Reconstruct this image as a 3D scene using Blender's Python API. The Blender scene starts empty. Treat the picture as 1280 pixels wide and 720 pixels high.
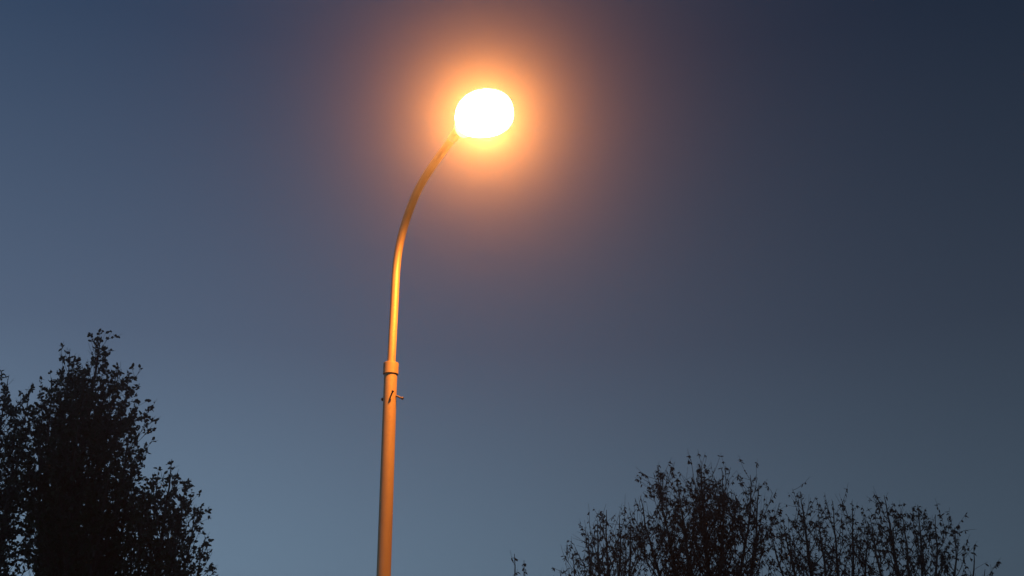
import bpy, bmesh, math, random
import numpy as np
from mathutils import Vector, Matrix

R = math.radians
sc = bpy.context.scene
COL = sc.collection

# ------------------------------------------------------------------ camera
CAM = np.array([0.0, 0.0, 1.6])
PITCH = 22.0
F_PX = 1256.0
cd = bpy.data.cameras.new('camera')
cd.sensor_width = 36.0
cd.lens = 36.0 * F_PX / 1280.0
cd.clip_start = 0.05
cd.clip_end = 5000.0
cam = bpy.data.objects.new('camera', cd)
COL.objects.link(cam)
cam.location = CAM
cam.rotation_euler = (R(90 + PITCH), 0, 0)
sc.camera = cam

# ------------------------------------------------------------------ sky
world = bpy.data.worlds.new('World')
sc.world = world
world.use_nodes = True
nt = world.node_tree
bg = nt.nodes['Background']
# clear dusk sky: paler towards the horizon, and paler on the side where the sun went down (left)
SKY_LEFT = [(0.0, (0.158, 0.232, 0.318)), (0.115, (0.130, 0.200, 0.285)), (0.317, (0.072, 0.107, 0.171)),
            (0.574, (0.0255, 0.050, 0.099)), (1.0, (0.011, 0.025, 0.055))]
AZ_DIM = 0.40
tc = nt.nodes.new('ShaderNodeTexCoord')
nrm = nt.nodes.new('ShaderNodeVectorMath')
nrm.operation = 'NORMALIZE'
nt.links.new(tc.outputs['Generated'], nrm.inputs[0])
sep = nt.nodes.new('ShaderNodeSeparateXYZ')
nt.links.new(nrm.outputs[0], sep.inputs[0])
ramp = nt.nodes.new('ShaderNodeValToRGB')
ramp.color_ramp.interpolation = 'LINEAR'
el = ramp.color_ramp.elements
el[0].position, el[0].color = SKY_LEFT[0][0], (*SKY_LEFT[0][1], 1)
el[1].position, el[1].color = SKY_LEFT[-1][0], (*SKY_LEFT[-1][1], 1)
for p_, c_ in SKY_LEFT[1:-1]:
    q_ = el.new(p_)
    q_.color = (*c_, 1)
nt.links.new(sep.outputs['Z'], ramp.inputs[0])
azm = nt.nodes.new('ShaderNodeMapRange')
azm.interpolation_type = 'SMOOTHSTEP'
azm.inputs['From Min'].default_value = -0.62
azm.inputs['From Max'].default_value = 0.62
azm.inputs['To Min'].default_value = 1.06
azm.inputs['To Max'].default_value = AZ_DIM - 0.06
nt.links.new(sep.outputs['X'], azm.inputs[0])
mul = nt.nodes.new('ShaderNodeVectorMath')
mul.operation = 'SCALE'
nt.links.new(ramp.outputs[0], mul.inputs[0])
nt.links.new(azm.outputs[0], mul.inputs['Scale'])
nt.links.new(mul.outputs[0], bg.inputs[0])
bg.inputs[1].default_value = 1.12

# ------------------------------------------------------------------ exposure
sc.view_settings.view_transform = 'Standard'
sc.view_settings.look = 'None'
sc.view_settings.exposure = 0.0
sc.view_settings.gamma = 1.0
sc.view_settings.use_curve_mapping = False
sc.render.engine = 'CYCLES'
sc.cycles.sample_clamp_indirect = 8.0
sc.cycles.sample_clamp_direct = 0.0
sc.cycles.volume_bounces = 1
sc.cycles.max_bounces = 6

# ------------------------------------------------------------------ helpers
_p = R(PITCH)
FW = np.array([0, math.cos(_p), math.sin(_p)])
UP = np.array([0, -math.sin(_p), math.cos(_p)])
RT = np.array([1.0, 0, 0])


def at(x, y, depth):
    """world point seen at photo pixel (x, y), `depth` metres away along the ground"""
    d = FW + RT * (x - 640) / F_PX + UP * (360 - y) / F_PX
    return CAM + d * (depth / d[1])


def link(o, parent=None):
    COL.objects.link(o)
    if parent is not None:
        o.parent = parent
    return o


def empty(name, loc, label, cat, group=None):
    o = bpy.data.objects.new(name, None)
    o.empty_display_size = 0.3
    o.location = loc
    o['label'] = label
    o['category'] = cat
    if group:
        o['group'] = group
    return link(o)


def bm_obj(name, bm, mat, parent=None, smooth=True):
    me = bpy.data.meshes.new(name)
    bmesh.ops.recalc_face_normals(bm, faces=bm.faces)
    bm.to_mesh(me)
    bm.free()
    for p in me.polygons:
        p.use_smooth = smooth
    if smooth:
        me.set_sharp_from_angle(angle=R(35))
    me.materials.append(mat)
    return link(bpy.data.objects.new(name, me), parent)


def tube_bm(bm, pts, radii, sides=24, cap=True):
    pts = [Vector(p) for p in pts]
    rings = []
    a = None
    for i, p in enumerate(pts):
        t = (pts[min(i + 1, len(pts) - 1)] - pts[max(i - 1, 0)]).normalized()
        if a is None:
            a = t.orthogonal().normalized()
        a = (a - t * a.dot(t)).normalized()
        b = t.cross(a).normalized()
        r = radii[i] if hasattr(radii, '__len__') else radii
        rings.append([bm.verts.new(p + (a * math.cos(2 * math.pi * k / sides) + b * math.sin(2 * math.pi * k / sides)) * r)
                      for k in range(sides)])
    for i in range(len(rings) - 1):
        for k in range(sides):
            bm.faces.new((rings[i][k], rings[i][(k + 1) % sides], rings[i + 1][(k + 1) % sides], rings[i + 1][k]))
    if cap:
        bm.faces.new(rings[0])
        bm.faces.new(rings[-1])


def lathe_bm(bm, prof, sides=32, M=None):
    rings = []
    for r, z in prof:
        ring = []
        for k in range(sides):
            v = Vector((r * math.cos(2 * math.pi * k / sides), r * math.sin(2 * math.pi * k / sides), z))
            ring.append(bm.verts.new(M @ v if M else v))
        rings.append(ring)
    for i in range(len(rings) - 1):
        for k in range(sides):
            bm.faces.new((rings[i][k], rings[i][(k + 1) % sides], rings[i + 1][(k + 1) % sides], rings[i + 1][k]))
    bm.faces.new(rings[0])
    bm.faces.new(rings[-1])


# ------------------------------------------------------------------ materials
def mat_base(name, rough=0.6):
    m = bpy.data.materials.new(name)
    m.use_nodes = True
    b = m.node_tree.nodes['Principled BSDF']
    b.inputs['Roughness'].default_value = rough
    return m, m.node_tree, b


def noise_ramp(nt, scale, stops, detail=4, coord='Object', stretch=None):
    tc = nt.nodes.new('ShaderNodeTexCoord')
    n = nt.nodes.new('ShaderNodeTexNoise')
    n.inputs['Scale'].default_value = scale
    n.inputs['Detail'].default_value = detail
    src = tc.outputs[coord]
    if stretch:
        mp = nt.nodes.new('ShaderNodeMapping')
        mp.inputs['Scale'].default_value = stretch
        nt.links.new(src, mp.inputs[0])
        src = mp.outputs[0]
    nt.links.new(src, n.inputs['Vector'])
    r = nt.nodes.new('ShaderNodeValToRGB')
    e = r.color_ramp.elements
    e[0].position, e[0].color = stops[0][0], (*stops[0][1], 1)
    e[1].position, e[1].color = stops[-1][0], (*stops[-1][1], 1)
    for p, c in stops[1:-1]:
        q = e.new(p)
        q.color = (*c, 1)
    nt.links.new(n.outputs['Fac'], r.inputs[0])
    return n, r


def metal_mat(name, c0, c1, rough=0.5, metallic=0.0):
    m, t, b = mat_base(name, rough)
    b.inputs['Metallic'].default_value = metallic
    n, r = noise_ramp(t, 9.0, [(0.3, c0), (0.7, c1)], 6, stretch=(1, 1, 0.25))
    t.links.new(r.outputs[0], b.inputs['Base Color'])
    n2, r2 = noise_ramp(t, 60.0, [(0.3, (rough - .08,) * 3), (0.7, (rough + .1,) * 3)], 3)
    t.links.new(r2.outputs[0], b.inputs['Roughness'])
    bp = t.nodes.new('ShaderNodeBump')
    bp.inputs['Strength'].default_value = 0.08
    bp.inputs['Distance'].default_value = 0.002
    t.links.new(n2.outputs['Fac'], bp.inputs['Height'])
    t.links.new(bp.outputs[0], b.inputs['Normal'])
    return m


M_POLE = metal_mat('bronze_painted_steel', (0.345, 0.255, 0.12), (0.425, 0.325, 0.155), 0.40, 0.40)
M_DARK = metal_mat('dark_steel', (0.06, 0.05, 0.045), (0.12, 0.10, 0.09), 0.6)  # darker steel than the pole, for the tie bolts
M_HOUSE = metal_mat('lantern_housing_paint', (0.22, 0.22, 0.21), (0.30, 0.30, 0.29), 0.5)

LAMP_RGB = (1.0, 0.31, 0.058)
LAMP_POWER = 5600.0
# clear plastic bowl full of light: glows itself and lets the burner's light through
M_GLOW = bpy.data.materials.new('lit_clear_bowl')
M_GLOW.use_nodes = True
t = M_GLOW.node_tree
t.nodes.remove(t.nodes['Principled BSDF'])
em = t.nodes.new('ShaderNodeEmission')
em.inputs['Color'].default_value = (1.0, 0.66, 0.36, 1)
em.inputs['Strength'].default_value = 16.0
tr = t.nodes.new('ShaderNodeBsdfTransparent')
mx = t.nodes.new('ShaderNodeMixShader')
mx.inputs[0].default_value = 0.35
t.links.new(tr.outputs[0], mx.inputs[1])
t.links.new(em.outputs[0], mx.inputs[2])
t.links.new(mx.outputs[0], t.nodes['Material Output'].inputs['Surface'])


def leaf_mat(name, c0, c1, c2):
    m, t, b = mat_base(name, 0.6)
    n, r = noise_ramp(t, 1.7, [(0.3, c0), (0.5, c1), (0.7, c2)], 5)
    t.links.new(r.outputs[0], b.inputs['Base Color'])
    b.inputs['Specular IOR Level'].default_value = 0.25
    return m


M_LEAF_L = leaf_mat('dark_green_leaf', (0.020, 0.034, 0.016), (0.032, 0.052, 0.022), (0.045, 0.064, 0.026))
M_LEAF_R = leaf_mat('withered_brown_leaf', (0.045, 0.034, 0.025), (0.065, 0.044, 0.030), (0.085, 0.056, 0.034))


def bark_mat(name, c0, c1):
    m, t, b = mat_base(name, 0.85)
    n, r = noise_ramp(t, 14.0, [(0.35, c0), (0.65, c1)], 6, stretch=(1, 1, 0.3))
    t.links.new(r.outputs[0], b.inputs['Base Color'])
    bp = t.nodes.new('ShaderNodeBump')
    bp.inputs['Strength'].default_value = 0.5
    bp.inputs['Distance'].default_value = 0.01
    t.links.new(n.outputs['Fac'], bp.inputs['Height'])
    t.links.new(bp.outputs[0], b.inputs['Normal'])
    return m


M_BARK_L = bark_mat('dark_bark', (0.035, 0.028, 0.022), (0.075, 0.060, 0.046))
M_BARK_R = bark_mat('grey_brown_bark', (0.050, 0.038, 0.030), (0.095, 0.072, 0.056))

# ------------------------------------------------------------------ ground
m, t, b = mat_base('grass_ground', 0.95)
n, r = noise_ramp(t, 0.8, [(0.3, (0.035, 0.05, 0.018)), (0.55, (0.055, 0.07, 0.028)), (0.75, (0.075, 0.07, 0.04))], 10)
t.links.new(r.outputs[0], b.inputs['Base Color'])
bm = bmesh.new()
GX = [-1500, -400, -120] + list(range(-60, 61, 6)) + [120, 400, 1500]
GY = GX
g = [[bm.verts.new((x, y, 0.0 if max(abs(x), abs(y)) < 70 else 0.0)) for x in GX] for y in GY]
for i in range(len(GY) - 1):
    for j in range(len(GX) - 1):
        bm.faces.new((g[i][j], g[i][j + 1], g[i + 1][j + 1], g[i + 1][j]))
o = bm_obj('ground', bm, m, smooth=False)
o['kind'] = 'structure'

# ------------------------------------------------------------------ haze (added to imitate the lens glare round the lamp)
HAZE_DENSITY = 0.0023
m = bpy.data.materials.new('glare_haze')
m.use_nodes = True
t = m.node_tree
t.nodes.remove(t.nodes['Principled BSDF'])
pv = t.nodes.new('ShaderNodeVolumePrincipled')
pv.inputs['Color'].default_value = (0.93, 0.93, 0.93, 1)
pv.inputs['Density'].default_value = HAZE_DENSITY
pv.inputs['Anisotropy'].default_value = 0.935
t.links.new(pv.outputs[0], t.nodes['Material Output'].inputs['Volume'])
m.cycles.volume_sampling = 'MULTIPLE_IMPORTANCE'
bm = bmesh.new()
bmesh.ops.create_cube(bm, size=1.0, matrix=Matrix.Translation((0, 0, 7.0)) @ Matrix.Diagonal((3100, 3100, 16.0, 1)))
o = bm_obj('haze', bm, m, smooth=False)
o['kind'] = 'stuff'

# ------------------------------------------------------------------ street lamp
PHI = 50.0
P0 = at(488.5, 462, 10.8)
U = np.array([math.cos(R(PHI)), -math.sin(R(PHI)), 0.0])
N = np.cross(U, [0, 0, 1.0])


def in_plane(x, y):
    d = FW + RT * (x - 640) / F_PX + UP * (360 - y) / F_PX
    k = np.dot(P0 - CAM, N) / np.dot(d, N)
    q = CAM + d * k
    return float(np.dot(q - P0, U)), float(q[2])


lamp = empty('street_lamp', (P0[0], P0[1], 0),
             'tall curved steel street lamp with a lit orange lantern standing between the trees', 'street lamp')
# the pole leans a hair, as in the photo
LEAN = np.array([0.012, 0, 0])


def loc(q):          # world -> lamp coordinates
    return (q[0] - P0[0], q[1] - P0[1], q[2])


zc = P0[2]
def pole_axis(z):    # lamp coordinates of the pole's axis
    return np.array([LEAN[0] * (zc - z), 0, z])

r_lo = 0.0735
bm = bmesh.new()
zs = [0.0, 0.9, 1.8, 2.7, 3.6, zc + 0.03]
tube_bm(bm, [pole_axis(z) for z in zs], [0.076, 0.0755, 0.075, 0.0745, 0.074, r_lo], 40)
bm_obj('pole', bm, M_POLE, lamp)
# base collar and inspection door below the frame
bm = bmesh.new()
M0 = Matrix.Translation(pole_axis(0))
lathe_bm(bm, [(0.15, 0.0), (0.15, 0.018), (0.095, 0.024), (0.090, 0.07), (0.0775, 0.08)], 40, M0)
bm_obj('base_plate', bm, M_POLE, lamp)
bm = bmesh.new()
px = pole_axis(0.9)
ring0, ring1 = [], []
for z in (0.70, 1.10):
    for rr, lst in ((0.0775, ring0), (0.0795, ring1)):
        lst.append([bm.verts.new((px[0] + rr * math.cos(a), px[1] + rr * math.sin(a), z))
                    for a in np.linspace(R(-125), R(-55), 12)])
for k in range(11):
    bm.faces.new((ring1[0][k], ring1[0][k + 1], ring1[1][k + 1], ring1[1][k]))
    bm.faces.new((ring0[0][k], ring0[0][k + 1], ring1[0][k + 1], ring1[0][k]))
    bm.faces.new((ring0[1][k], ring0[1][k + 1], ring1[1][k + 1], ring1[1][k]))
for e in (0, 11):
    bm.faces.new((ring0[0][e], ring1[0][e], ring1[1][e], ring0[1][e]))
bm_obj('inspection_door', bm, M_POLE, lamp, smooth=False)

# joint sleeve between the lower pole and the curved upper tube
bm = bmesh.new()
c = Matrix.Translation(pole_axis(zc))
lathe_bm(bm, [(r_lo - .004, -0.056), (0.0835, -0.056), (0.0855, -0.054), (0.0855, 0.072), (0.083, 0.075), (0.040, 0.075)], 40, c)
bm_obj('sleeve', bm, M_POLE, lamp)

# curved upper tube
px_pts = [(490.0, 452), (490.8, 410), (492.5, 368), (495.8, 327), (504, 285), (519.6, 243), (530.8, 222.5),
          (544.6, 201.7), (560, 181), (571, 166)]
raw = [np.array((0.0, zc - 0.02))] + [np.array(in_plane(*q)) for q in px_pts]
raw[1][0] = 0.004; raw[2][0] = 0.006; raw[3][0] = 0.012
raw = [q for q in raw]


def catmull(P, n=8):
    out = []
    Q = [2 * P[0] - P[1]] + list(P) + [2 * P[-1] - P[-2]]
    for i in range(1, len(Q) - 2):
        for s in np.linspace(0, 1, n, endpoint=False):
            a, b_, c_, d_ = Q[i - 1], Q[i], Q[i + 1], Q[i + 2]
            out.append(0.5 * ((2 * b_) + (-a + c_) * s + (2 * a - 5 * b_ + 4 * c_ - d_) * s ** 2 + (-a + 3 * b_ - 3 * c_ + d_) * s ** 3))
    out.append(P[-1])
    return out


crv = catmull(raw, 8)
# smooth it lightly
crv = np.array(crv)
for _ in range(20):
    crv[1:-1] = 0.25 * crv[:-2] + 0.5 * crv[1:-1] + 0.25 * crv[2:]
arm_pts = [np.array((U[0] * s, U[1] * s, z)) for s, z in crv]
bm = bmesh.new()
tube_bm(bm, arm_pts, list(np.linspace(0.0475, 0.0455, len(arm_pts))), 32)
bm_obj('curved_arm', bm, M_POLE, lamp)

# set bolts / bent tie wires below the sleeve
def bolt(az, z, pts, r=0.009, head=0.016):
    a = R(az)
    rad = np.array([math.cos(a), math.sin(a), 0]); tan = np.array([-math.sin(a), math.cos(a), 0])
    ax = pole_axis(z)
    P = [ax + rad * (r_lo - 0.006 + p[0]) + tan * p[1] + np.array([0, 0, p[2]]) for p in pts]
    bm = bmesh.new()
    tube_bm(bm, P, r, 10)
    d = (P[-1] - P[-2]); d = d / np.linalg.norm(d)
    tube_bm(bm, [P[-1] - d * 0.004, P[-1] + d * 0.012], head, 6)
    bm_obj('tie_bolt', bm, M_DARK, lamp)


zb = at(490, 497, 10.8)[2]
bolt(-80, zb - 0.02, [(0, 0, 0), (.02, .004, .010), (.038, .012, .032), (.05, .022, .058)], .009, .014)
bolt(-20, zb + 0.012, [(0, 0, 0), (.03, 0, -.006), (.055, 0, -.022), (.085, 0, -.034)], .011, .016)
bolt(152, zb - .01, [(0, 0, 0), (.012, 0, 0), (.026, 0, .002)], .012, .018)

# lantern
TILT = -2.5
end = arm_pts[-1]
X = np.array([U[0] * math.cos(R(TILT)), U[1] * math.cos(R(TILT)), math.sin(R(TILT))])
Y = np.cross([0, 0, 1.0], U)
Z = np.cross(X, Y)
ML = Matrix(((X[0], Y[0], Z[0], end[0]), (X[1], Y[1], Z[1], end[1]), (X[2], Y[2], Z[2], end[2]), (0, 0, 0, 1)))
LEN, WID, DEP, DOME = 0.80, 0.63, 0.19, 0.285  # bowl enlarged to take in the lamp's bloom, glowing dome added for it


def half_w(s):       # plan outline: rounded at the back, a little pointed at both ends
    return 0.5 * WID * max(0.0, math.sin(math.pi * s) ** 0.64)


def shell(bm, x0, L, wid, z0, dz, n=28, m=14, sgn=-1, flat=2.0):
    grid = []
    for i in range(n + 1):
        s = 0.5 - 0.5 * math.cos(math.pi * i / n)
        w = max(half_w(s) * wid, 0.0015)
        dep = dz * (max(math.sin(math.pi * s), 0.004) ** (1 / flat))
        row = []
        for j in range(m + 1):
            a = math.pi * j / m
            row.append(bm.verts.new(ML @ Vector((x0 + s * L, w * math.cos(a), z0 + sgn * dep * math.sin(a)))))
        grid.append(row)
    for i in range(n):
        for j in range(m):
            bm.faces.new((grid[i][j], grid[i][j + 1], grid[i + 1][j + 1], grid[i + 1][j]))
    return grid


def close(bm, g):
    # flat lid across the rim
    for i in range(len(g) - 1):
        bm.faces.new((g[i][0], g[i + 1][0], g[i + 1][-1], g[i][-1]))


X0 = 0.10
bm = bmesh.new()
shell(bm, X0, LEN, 1.0, 0.0, DEP, sgn=-1)
shell(bm, X0, LEN, 1.0, 0.0, DOME, sgn=1)
bmesh.ops.remove_doubles(bm, verts=bm.verts, dist=0.0004)
bm_obj('lantern_bowl', bm, M_GLOW, lamp)
# the burner's own light, thrown down and forward by its reflector
ld = bpy.data.lights.new('lamp_light', 'SPOT')
ld.color = LAMP_RGB
ld.energy = LAMP_POWER
ld.shadow_soft_size = 0.12
ld.spot_size = R(165)
ld.spot_blend = 0.5
lo = link(bpy.data.objects.new('lamp_light', ld), lamp)
lo.location = end + X * (X0 + LEN * 0.5) - Z * 0.03
fwd = np.array([0.20, -0.98, 0.0])
aim = Vector(fwd * math.sin(R(20)) + np.array([0, 0, -math.cos(R(20))]))
lo.rotation_euler = aim.to_track_quat('-Z', 'Y').to_euler()
bm = bmesh.new()
dirv = arm_pts[-1] - arm_pts[-4]; dirv /= np.linalg.norm(dirv)
tube_bm(bm, [end - dirv * 0.11, end - dirv * 0.105, end + dirv * 0.0, end + X * 0.045 + Z * 0.006, end + X * 0.085 + Z * 0.008,
             end + X * 0.10 + Z * 0.008],
        [0.049, 0.055, 0.058, 0.075, 0.105, 0.108], 32)
bm_obj('lantern_holder', bm, M_HOUSE, lamp)


# ------------------------------------------------------------------ trees
class Acc:
    def __init__(s):
        s.v, s.f, s.n, s.mi = [], [], 0, []

    def tube(s, P, rad, sides):
        P = np.asarray(P)
        T = np.gradient(P, axis=0)
        T /= np.linalg.norm(T, axis=1)[:, None] + 1e-9
        ref = np.array([0.31, 0.87, 0.13]) if abs(T[0] @ np.array([0.33, .92, .14])) < 0.9 else np.array([1.0, 0, 0])
        A = np.cross(T, ref); A /= np.linalg.norm(A, axis=1)[:, None] + 1e-9
        B = np.cross(T, A)
        an = 2 * np.pi * np.arange(sides) / sides
        V = P[:, None] + (A[:, None] * np.cos(an)[None, :, None] + B[:, None] * np.sin(an)[None, :, None]) * np.asarray(rad)[:, None, None]
        k = len(P)
        s.v.append(V.reshape(-1, 3))
        for i in range(k - 1):
            for j in range(sides):
                a = s.n + i * sides + j; b2 = s.n + i * sides + (j + 1) % sides
                s.f.append((a, b2, b2 + sides, a + sides))
        s.mi += [0] * ((k - 1) * sides)
        s.n += k * sides

    def leaf(s, p, d, nrm, L, W, curl):
        d = d / (np.linalg.norm(d) + 1e-9)
        side = np.cross(d, nrm); side /= np.linalg.norm(side) + 1e-9
        up = np.cross(side, d)
        V = [p, p + d * L * .35 + side * W * .5 + up * curl * L, p + d * L * .35 - side * W * .5 + up * curl * L,
             p + d * L * .75 + side * W * .36 - up * curl * L * .3, p + d * L * .75 - side * W * .36 - up * curl * L * .3,
             p + d * L - up * curl * L * 1.6, p + d * L * .4 - up * curl * .3 * L]
        s.v.append(np.array(V))
        n = s.n
        s.f += [(n, n + 1, n + 6), (n, n + 6, n + 2), (n + 1, n + 3, n + 5, n + 6), (n + 6, n + 5, n + 4, n + 2)]
        s.mi += [1] * 4
        s.n += 7

    def build(s, name, mats, parent):
        me = bpy.data.meshes.new(name)
        V = np.concatenate(s.v) - np.array(parent.location)
        me.from_pydata(V.tolist(), [], s.f)
        for mm in mats:
            me.materials.append(mm)
        if len(mats) > 1:
            me.polygons.foreach_set('material_index', s.mi)
        me.update()
        return link(bpy.data.objects.new(name, me), parent)


def bez(a, b_, c_, d_, n):
    q = np.linspace(0, 1, n)[:, None]
    return a * (1 - q) ** 3 + 3 * b_ * q * (1 - q) ** 2 + 3 * c_ * q ** 2 * (1 - q) + d_ * q ** 3


def tree(name, label, cat, group, base, stems, S, seed):
    """stems: list of (tip point, height where it leaves the trunk, reach of its side branches, side-branch step)"""
    rg = np.random.default_rng(seed)
    base = np.array([base[0], base[1], 0.0])
    root = empty(name, base, label, cat, group)
    wood, crown = Acc(), Acc()
    rnd = lambda a, b_: rg.uniform(a, b_)

    def foliage(P, dens, t0=0.25):
        """leaves along a twig polyline"""
        seg = np.linalg.norm(np.diff(P, axis=0), axis=1)
        tot = seg.sum()
        cnt = rg.poisson(dens * tot)
        nodes = rg.uniform(t0, 1.0, max(1, int(cnt / 3.2)))
        for _ in range(cnt):
            u = np.clip(nodes[rg.integers(len(nodes))] + rg.normal(0, .05), 0, S['tip']) * (len(P) - 1)
            i = min(int(u), len(P) - 2)
            p = P[i] + (P[i + 1] - P[i]) * (u - i)
            d = (P[i + 1] - P[i]); d = d / (np.linalg.norm(d) + 1e-9)
            out = d * S['fwd'] + rg.normal(0, 1, 3) * S['spread'] + np.array([0, 0, -S['droop']])
            crown.leaf(p, out, rg.normal(0, 1, 3), S['leaf'] * rnd(.65, 1.25), S['leaf'] * S['lw'] * rnd(.7, 1.15), rnd(-.08, .14))

    def twig(p, d, L, r):
        n = 4
        k = rg.normal(0, .22, 3)
        P = np.array([p + d * L * q + (np.array([0, 0, .22]) + k) * L * q * q * .8 for q in np.linspace(0, 1, n)])
        crown.tube(P, np.linspace(r, .003, n), 3)
        foliage(P, S['dens'] * rnd(.25, 1.75))
        return P

    def branch(p, d, L, r, lvl):
        n = max(5, int(L / .16))
        wob = rg.normal(0, .10, (n, 3)).cumsum(0) * .12 * min(L, 1.5)
        wob -= wob[0]
        q = np.linspace(0, 1, n)[:, None]
        P = p + d * L * q + np.array([0, 0, S['lift']]) * L * q * q + wob
        (wood if lvl == 1 and L > .8 else crown).tube(P, np.linspace(r, .004, n), 4)
        foliage(P[n // 2:], S['dens'] * .7)
        m = int(L / S['twig_step'])
        for j in range(m):
            u = rnd(.18, 1.0) * (n - 1)
            i = min(int(u), n - 2)
            pp = P[i] + (P[i + 1] - P[i]) * (u - i)
            t = P[i + 1] - P[i]; t = t / np.linalg.norm(t)
            dd = t * .9 + rg.normal(0, .6, 3); dd /= np.linalg.norm(dd)
            if dd[2] < -.1: dd[2] *= -.5
            if lvl == 1 and L > .9 and rg.random() < .36:
                branch(pp, dd, L * rnd(.3, .5), r * .5, 2)
            else:
                twig(pp, dd, S['twig'] * rnd(.5, 1.3), .0065)

    zmax = max(s_[0][2] for s_ in stems)
    main = max(stems, key=lambda s_: s_[0][2])
    r_base = S['r0'] * zmax
    # trunk up to the highest fork
    for tip, zf, reach, step in stems:
        tip = np.array(tip) - np.array([0, 0, S['drop']])
        f0 = base + np.array([(tip[0] - base[0]) * .05, (tip[1] - base[1]) * .05, zf])
        is_main = np.allclose(tip[:2], main[0][:2])
        st = base if is_main else f0
        H = tip[2] - st[2]
        n = max(10, int(H / .22))
        c1 = st + np.array([(tip[0] - st[0]) * S['flare'], (tip[1] - st[1]) * S['flare'], H * .35])
        c2 = tip - np.array([(tip[0] - st[0]) * .12, (tip[1] - st[1]) * .12, H * .35])
        P = bez(st, c1, c2, tip, n)
        wob = rg.normal(0, 1, (n, 3)).cumsum(0) * .012
        wob -= np.linspace(0, 1, n)[:, None] * wob[-1]
        P = P + wob
        r_st = r_base if is_main else r_base * S['r2']
        q = np.linspace(0, 1, n)
        rad = r_st * (1 - q) ** .85 + .006
        if is_main:
            rad[0] *= 1.35
        wood.tube(P, rad, 8 if is_main else 6)
        # side branches
        seglen = H / n
        zz = max(zf, S['clear'])
        d_along = 0.0
        az = rnd(0, 6.28)
        top = tip[2]
        z = zz
        while z < top - .05:
            fr = (z - st[2]) / H
            i = int(np.clip(np.searchsorted(P[:, 2], z), 1, n - 1))
            w = (z - P[i - 1, 2]) / max(P[i, 2] - P[i - 1, 2], 1e-4)
            p = P[i - 1] + (P[i] - P[i - 1]) * np.clip(w, 0, 1)
            az += 2.4 + rg.normal(0, .5)
            dist = top - z
            L = min(reach, .16 + S['cone'] * dist) * rnd(.6, 1.15)
            el = R(S['elev'] + rg.normal(0, 9))
            d = np.array([math.cos(az) * math.cos(el), math.sin(az) * math.cos(el), math.sin(el)])
            if L < .35:
                twig(p, d, L, .005)
            else:
                branch(p, d, L, min(.5 * rad[i], .012 + .014 * L), 1)
            z += step * rnd(.6, 1.4)
        foliage(P[-max(3, n // 12):], S['dens'], 0)
    wood.build('trunk', [S['bark']], root)
    crown.build('crown', [S['bark'], S['mat']], root)
    return root


DENSE = dict(leaf=.112, lw=.66, dens=16, fwd=.7, spread=.75, droop=.15, tip=1.0, twig=.32, twig_step=.12, lift=.55, cone=.33,
             elev=48, clear=2.2, flare=.75, r0=.016, r2=.52, drop=.20, bark=M_BARK_L, mat=M_LEAF_L)
SPARSE = dict(leaf=.090, lw=.38, dens=17, fwd=.25, spread=.45, droop=.85, tip=.86, twig=.42, twig_step=.10, lift=.55, cone=.46,
              elev=42, clear=2.0, flare=.45, r0=.016, r2=.6, drop=.14, bark=M_BARK_R, mat=M_LEAF_R)

DL = 26.0
GL = 'dark leafy trees at the left edge'
tree('leafy_tree', 'tallest black leafy tree with pointed top left of the lamp post', 'tree', GL,
     at(118, 700, DL), [
         (at(128, 412, DL), 1.2, 1.5, .11), (at(89, 427, DL + .5), 1.6, 1.1, .12), (at(66, 463, DL - .4), 1.8, 1.0, .12),
         (at(148, 448, DL + .8), 2.0, 1.1, .12), (at(165, 512, DL - .6), 2.0, 1.0, .12), (at(108, 470, DL - 1.2), 1.7, 1.2, .13),
         (at(173, 560, DL + .3), 1.8, .9, .13), (at(56, 500, DL + .9), 1.7, .9, .13), (at(140, 560, DL - 1.5), 1.6, .9, .14)],
     DENSE, 3)
tree('leafy_tree', 'lower rounded leafy tree on the lamp side of the tall pointed one', 'tree', GL,
     at(205, 700, DL - 1), [
         (at(216, 564, DL - 1), 1.2, .9, .11), (at(199, 580, DL - .6), 1.6, .9, .12), (at(233, 592, DL - 1.3), 1.6, .8, .12),
         (at(246, 624, DL - .8), 1.7, .8, .12), (at(257, 666, DL - 1.2), 1.7, .7, .12), (at(183, 600, DL - 1.4), 1.5, .9, .12),
         (at(168, 622, DL - .7), 1.5, .9, .13),
         (at(270, 714, DL - 1), 1.4, .5, .12)],
     DENSE, 8)
tree('leafy_tree', 'black leafy tree with several short tips cut by the left edge of the photo', 'tree', GL,
     at(5, 700, DL + 1.5), [
         (at(13, 460, DL + 1.5), 1.2, .9, .12), (at(40, 476, DL + 1.2), 1.6, .9, .12), (at(-6, 470, DL + 1.8), 1.6, 1.0, .12),
         (at(-50, 455, DL + 1.5), 1.5, 1.1, .13), (at(-90, 500, DL + 1.8), 1.5, 1.1, .14), (at(28, 520, DL + .4), 1.6, .9, .13)],
     DENSE, 12)

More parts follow.
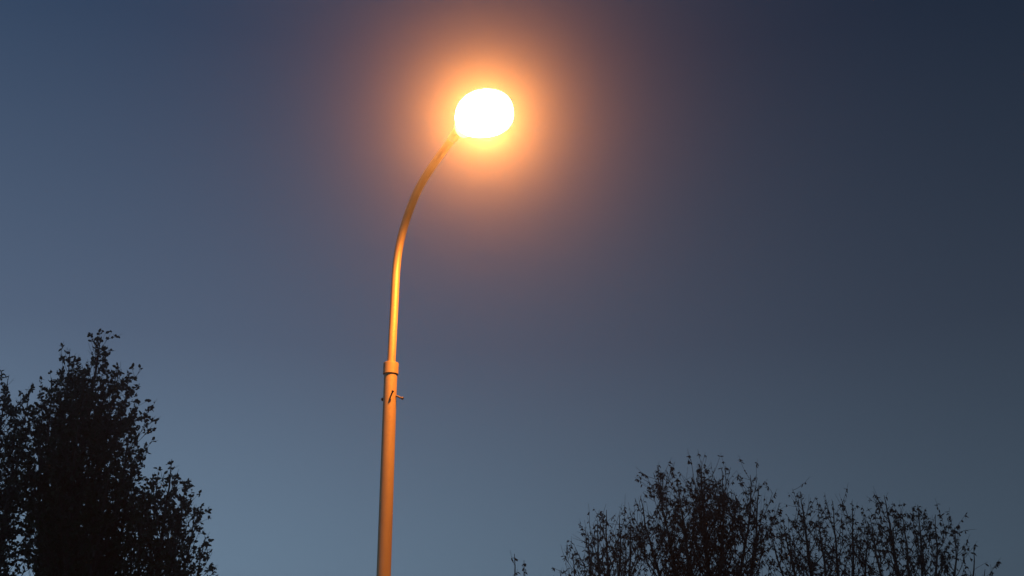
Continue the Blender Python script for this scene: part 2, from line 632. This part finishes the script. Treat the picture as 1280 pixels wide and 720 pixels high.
DR = 25.0
GR = 'sparse withered trees at the lower right'
tree('sparse_tree', 'tallest sparse tree with upright bare stems and withered leaves right of the lamp', 'tree', GR,
     at(880, 715, DR), [
         (at(874, 570, DR), 1.0, 1.3, .14), (at(822, 578, DR + .6), 1.3, 1.0, .15), (at(902, 578, DR - .5), 1.4, 1.0, .15),
         (at(937, 584, DR + .4), 1.4, 1.0, .15), (at(846, 588, DR - .8), 1.2, 1.0, .15), (at(800, 610, DR + .2), 1.3, .9, .15),
         (at(948, 594, DR + 1), 1.3, .8, .15)],
     dict(SPARSE, drop=.20, dens=15), 21)
tree('sparse_tree', 'low sparse tree on the lamp side of the tallest withered tree', 'tree', GR,
     at(755, 715, DR - 1), [
         (at(758, 634, DR - 1), 1.0, 1.0, .14), (at(735, 664, DR - .5), 1.3, .7, .15), (at(774, 640, DR - 1.4), 1.3, .9, .15),
         (at(715, 688, DR - 1), 1.2, .5, .14), (at(700, 711, DR - .8), 1.2, .35, .14), (at(788, 645, DR - .4), 1.3, .8, .15),
         (at(747, 648, DR - 1.2), 1.3, .7, .15)],
     dict(SPARSE, dens=12, leaf=.086, drop=.06), 22)
tree('sparse_tree', 'sparse tree of thin separate tips just right of the tallest withered tree', 'tree', GR,
     at(1030, 715, DR + 1), [
         (at(1000, 608, DR + 1), 1.0, .7, .14), (at(1040, 619, DR + .5), 1.3, .7, .15), (at(1064, 620, DR + 1.4), 1.3, .7, .15),
         (at(978, 640, DR + 1), 1.2, .7, .16), (at(1022, 644, DR + .2), 1.2, .8, .16),
         (at(962, 650, DR + .6), 1.2, .8, .16), (at(1084, 644, DR + 1.2), 1.2, .8, .16), (at(985, 664, DR - .3), 1.2, .8, .16)],
     dict(SPARSE, dens=14, leaf=.086, elev=40), 23)
tree('sparse_tree', 'sparse withered tree at the far right with its side sloping down to the ground', 'tree', GR,
     at(1130, 715, DR), [
         (at(1104, 612, DR), 1.0, .7, .15), (at(1126, 632, DR - .6), 1.2, .6, .15), (at(1146, 624, DR + .6), 1.3, .6, .15),
         (at(1168, 636, DR - .4), 1.3, .6, .15), (at(1192, 652, DR + .3), 1.2, .6, .15), (at(1216, 680, DR), 1.1, .5, .16),
         (at(1230, 704, DR - .3), 1.0, .4, .16), (at(1087, 640, DR - .8), 1.2, .7, .16), (at(1150, 668, DR + .9), 1.2, .8, .16)],
     dict(SPARSE, dens=16, leaf=.096, elev=38, lift=.6), 24)
tree('young_tree', 'small young tree showing only two thin tips to the right of the lamp post', 'tree', None,
     at(648, 740, DR - 3), [(at(643, 694, DR - 3), .8, .24, .2), (at(655, 702, DR - 2.8), 1.0, .2, .2)],
     dict(SPARSE, clear=1.4, drop=-.03), 25)
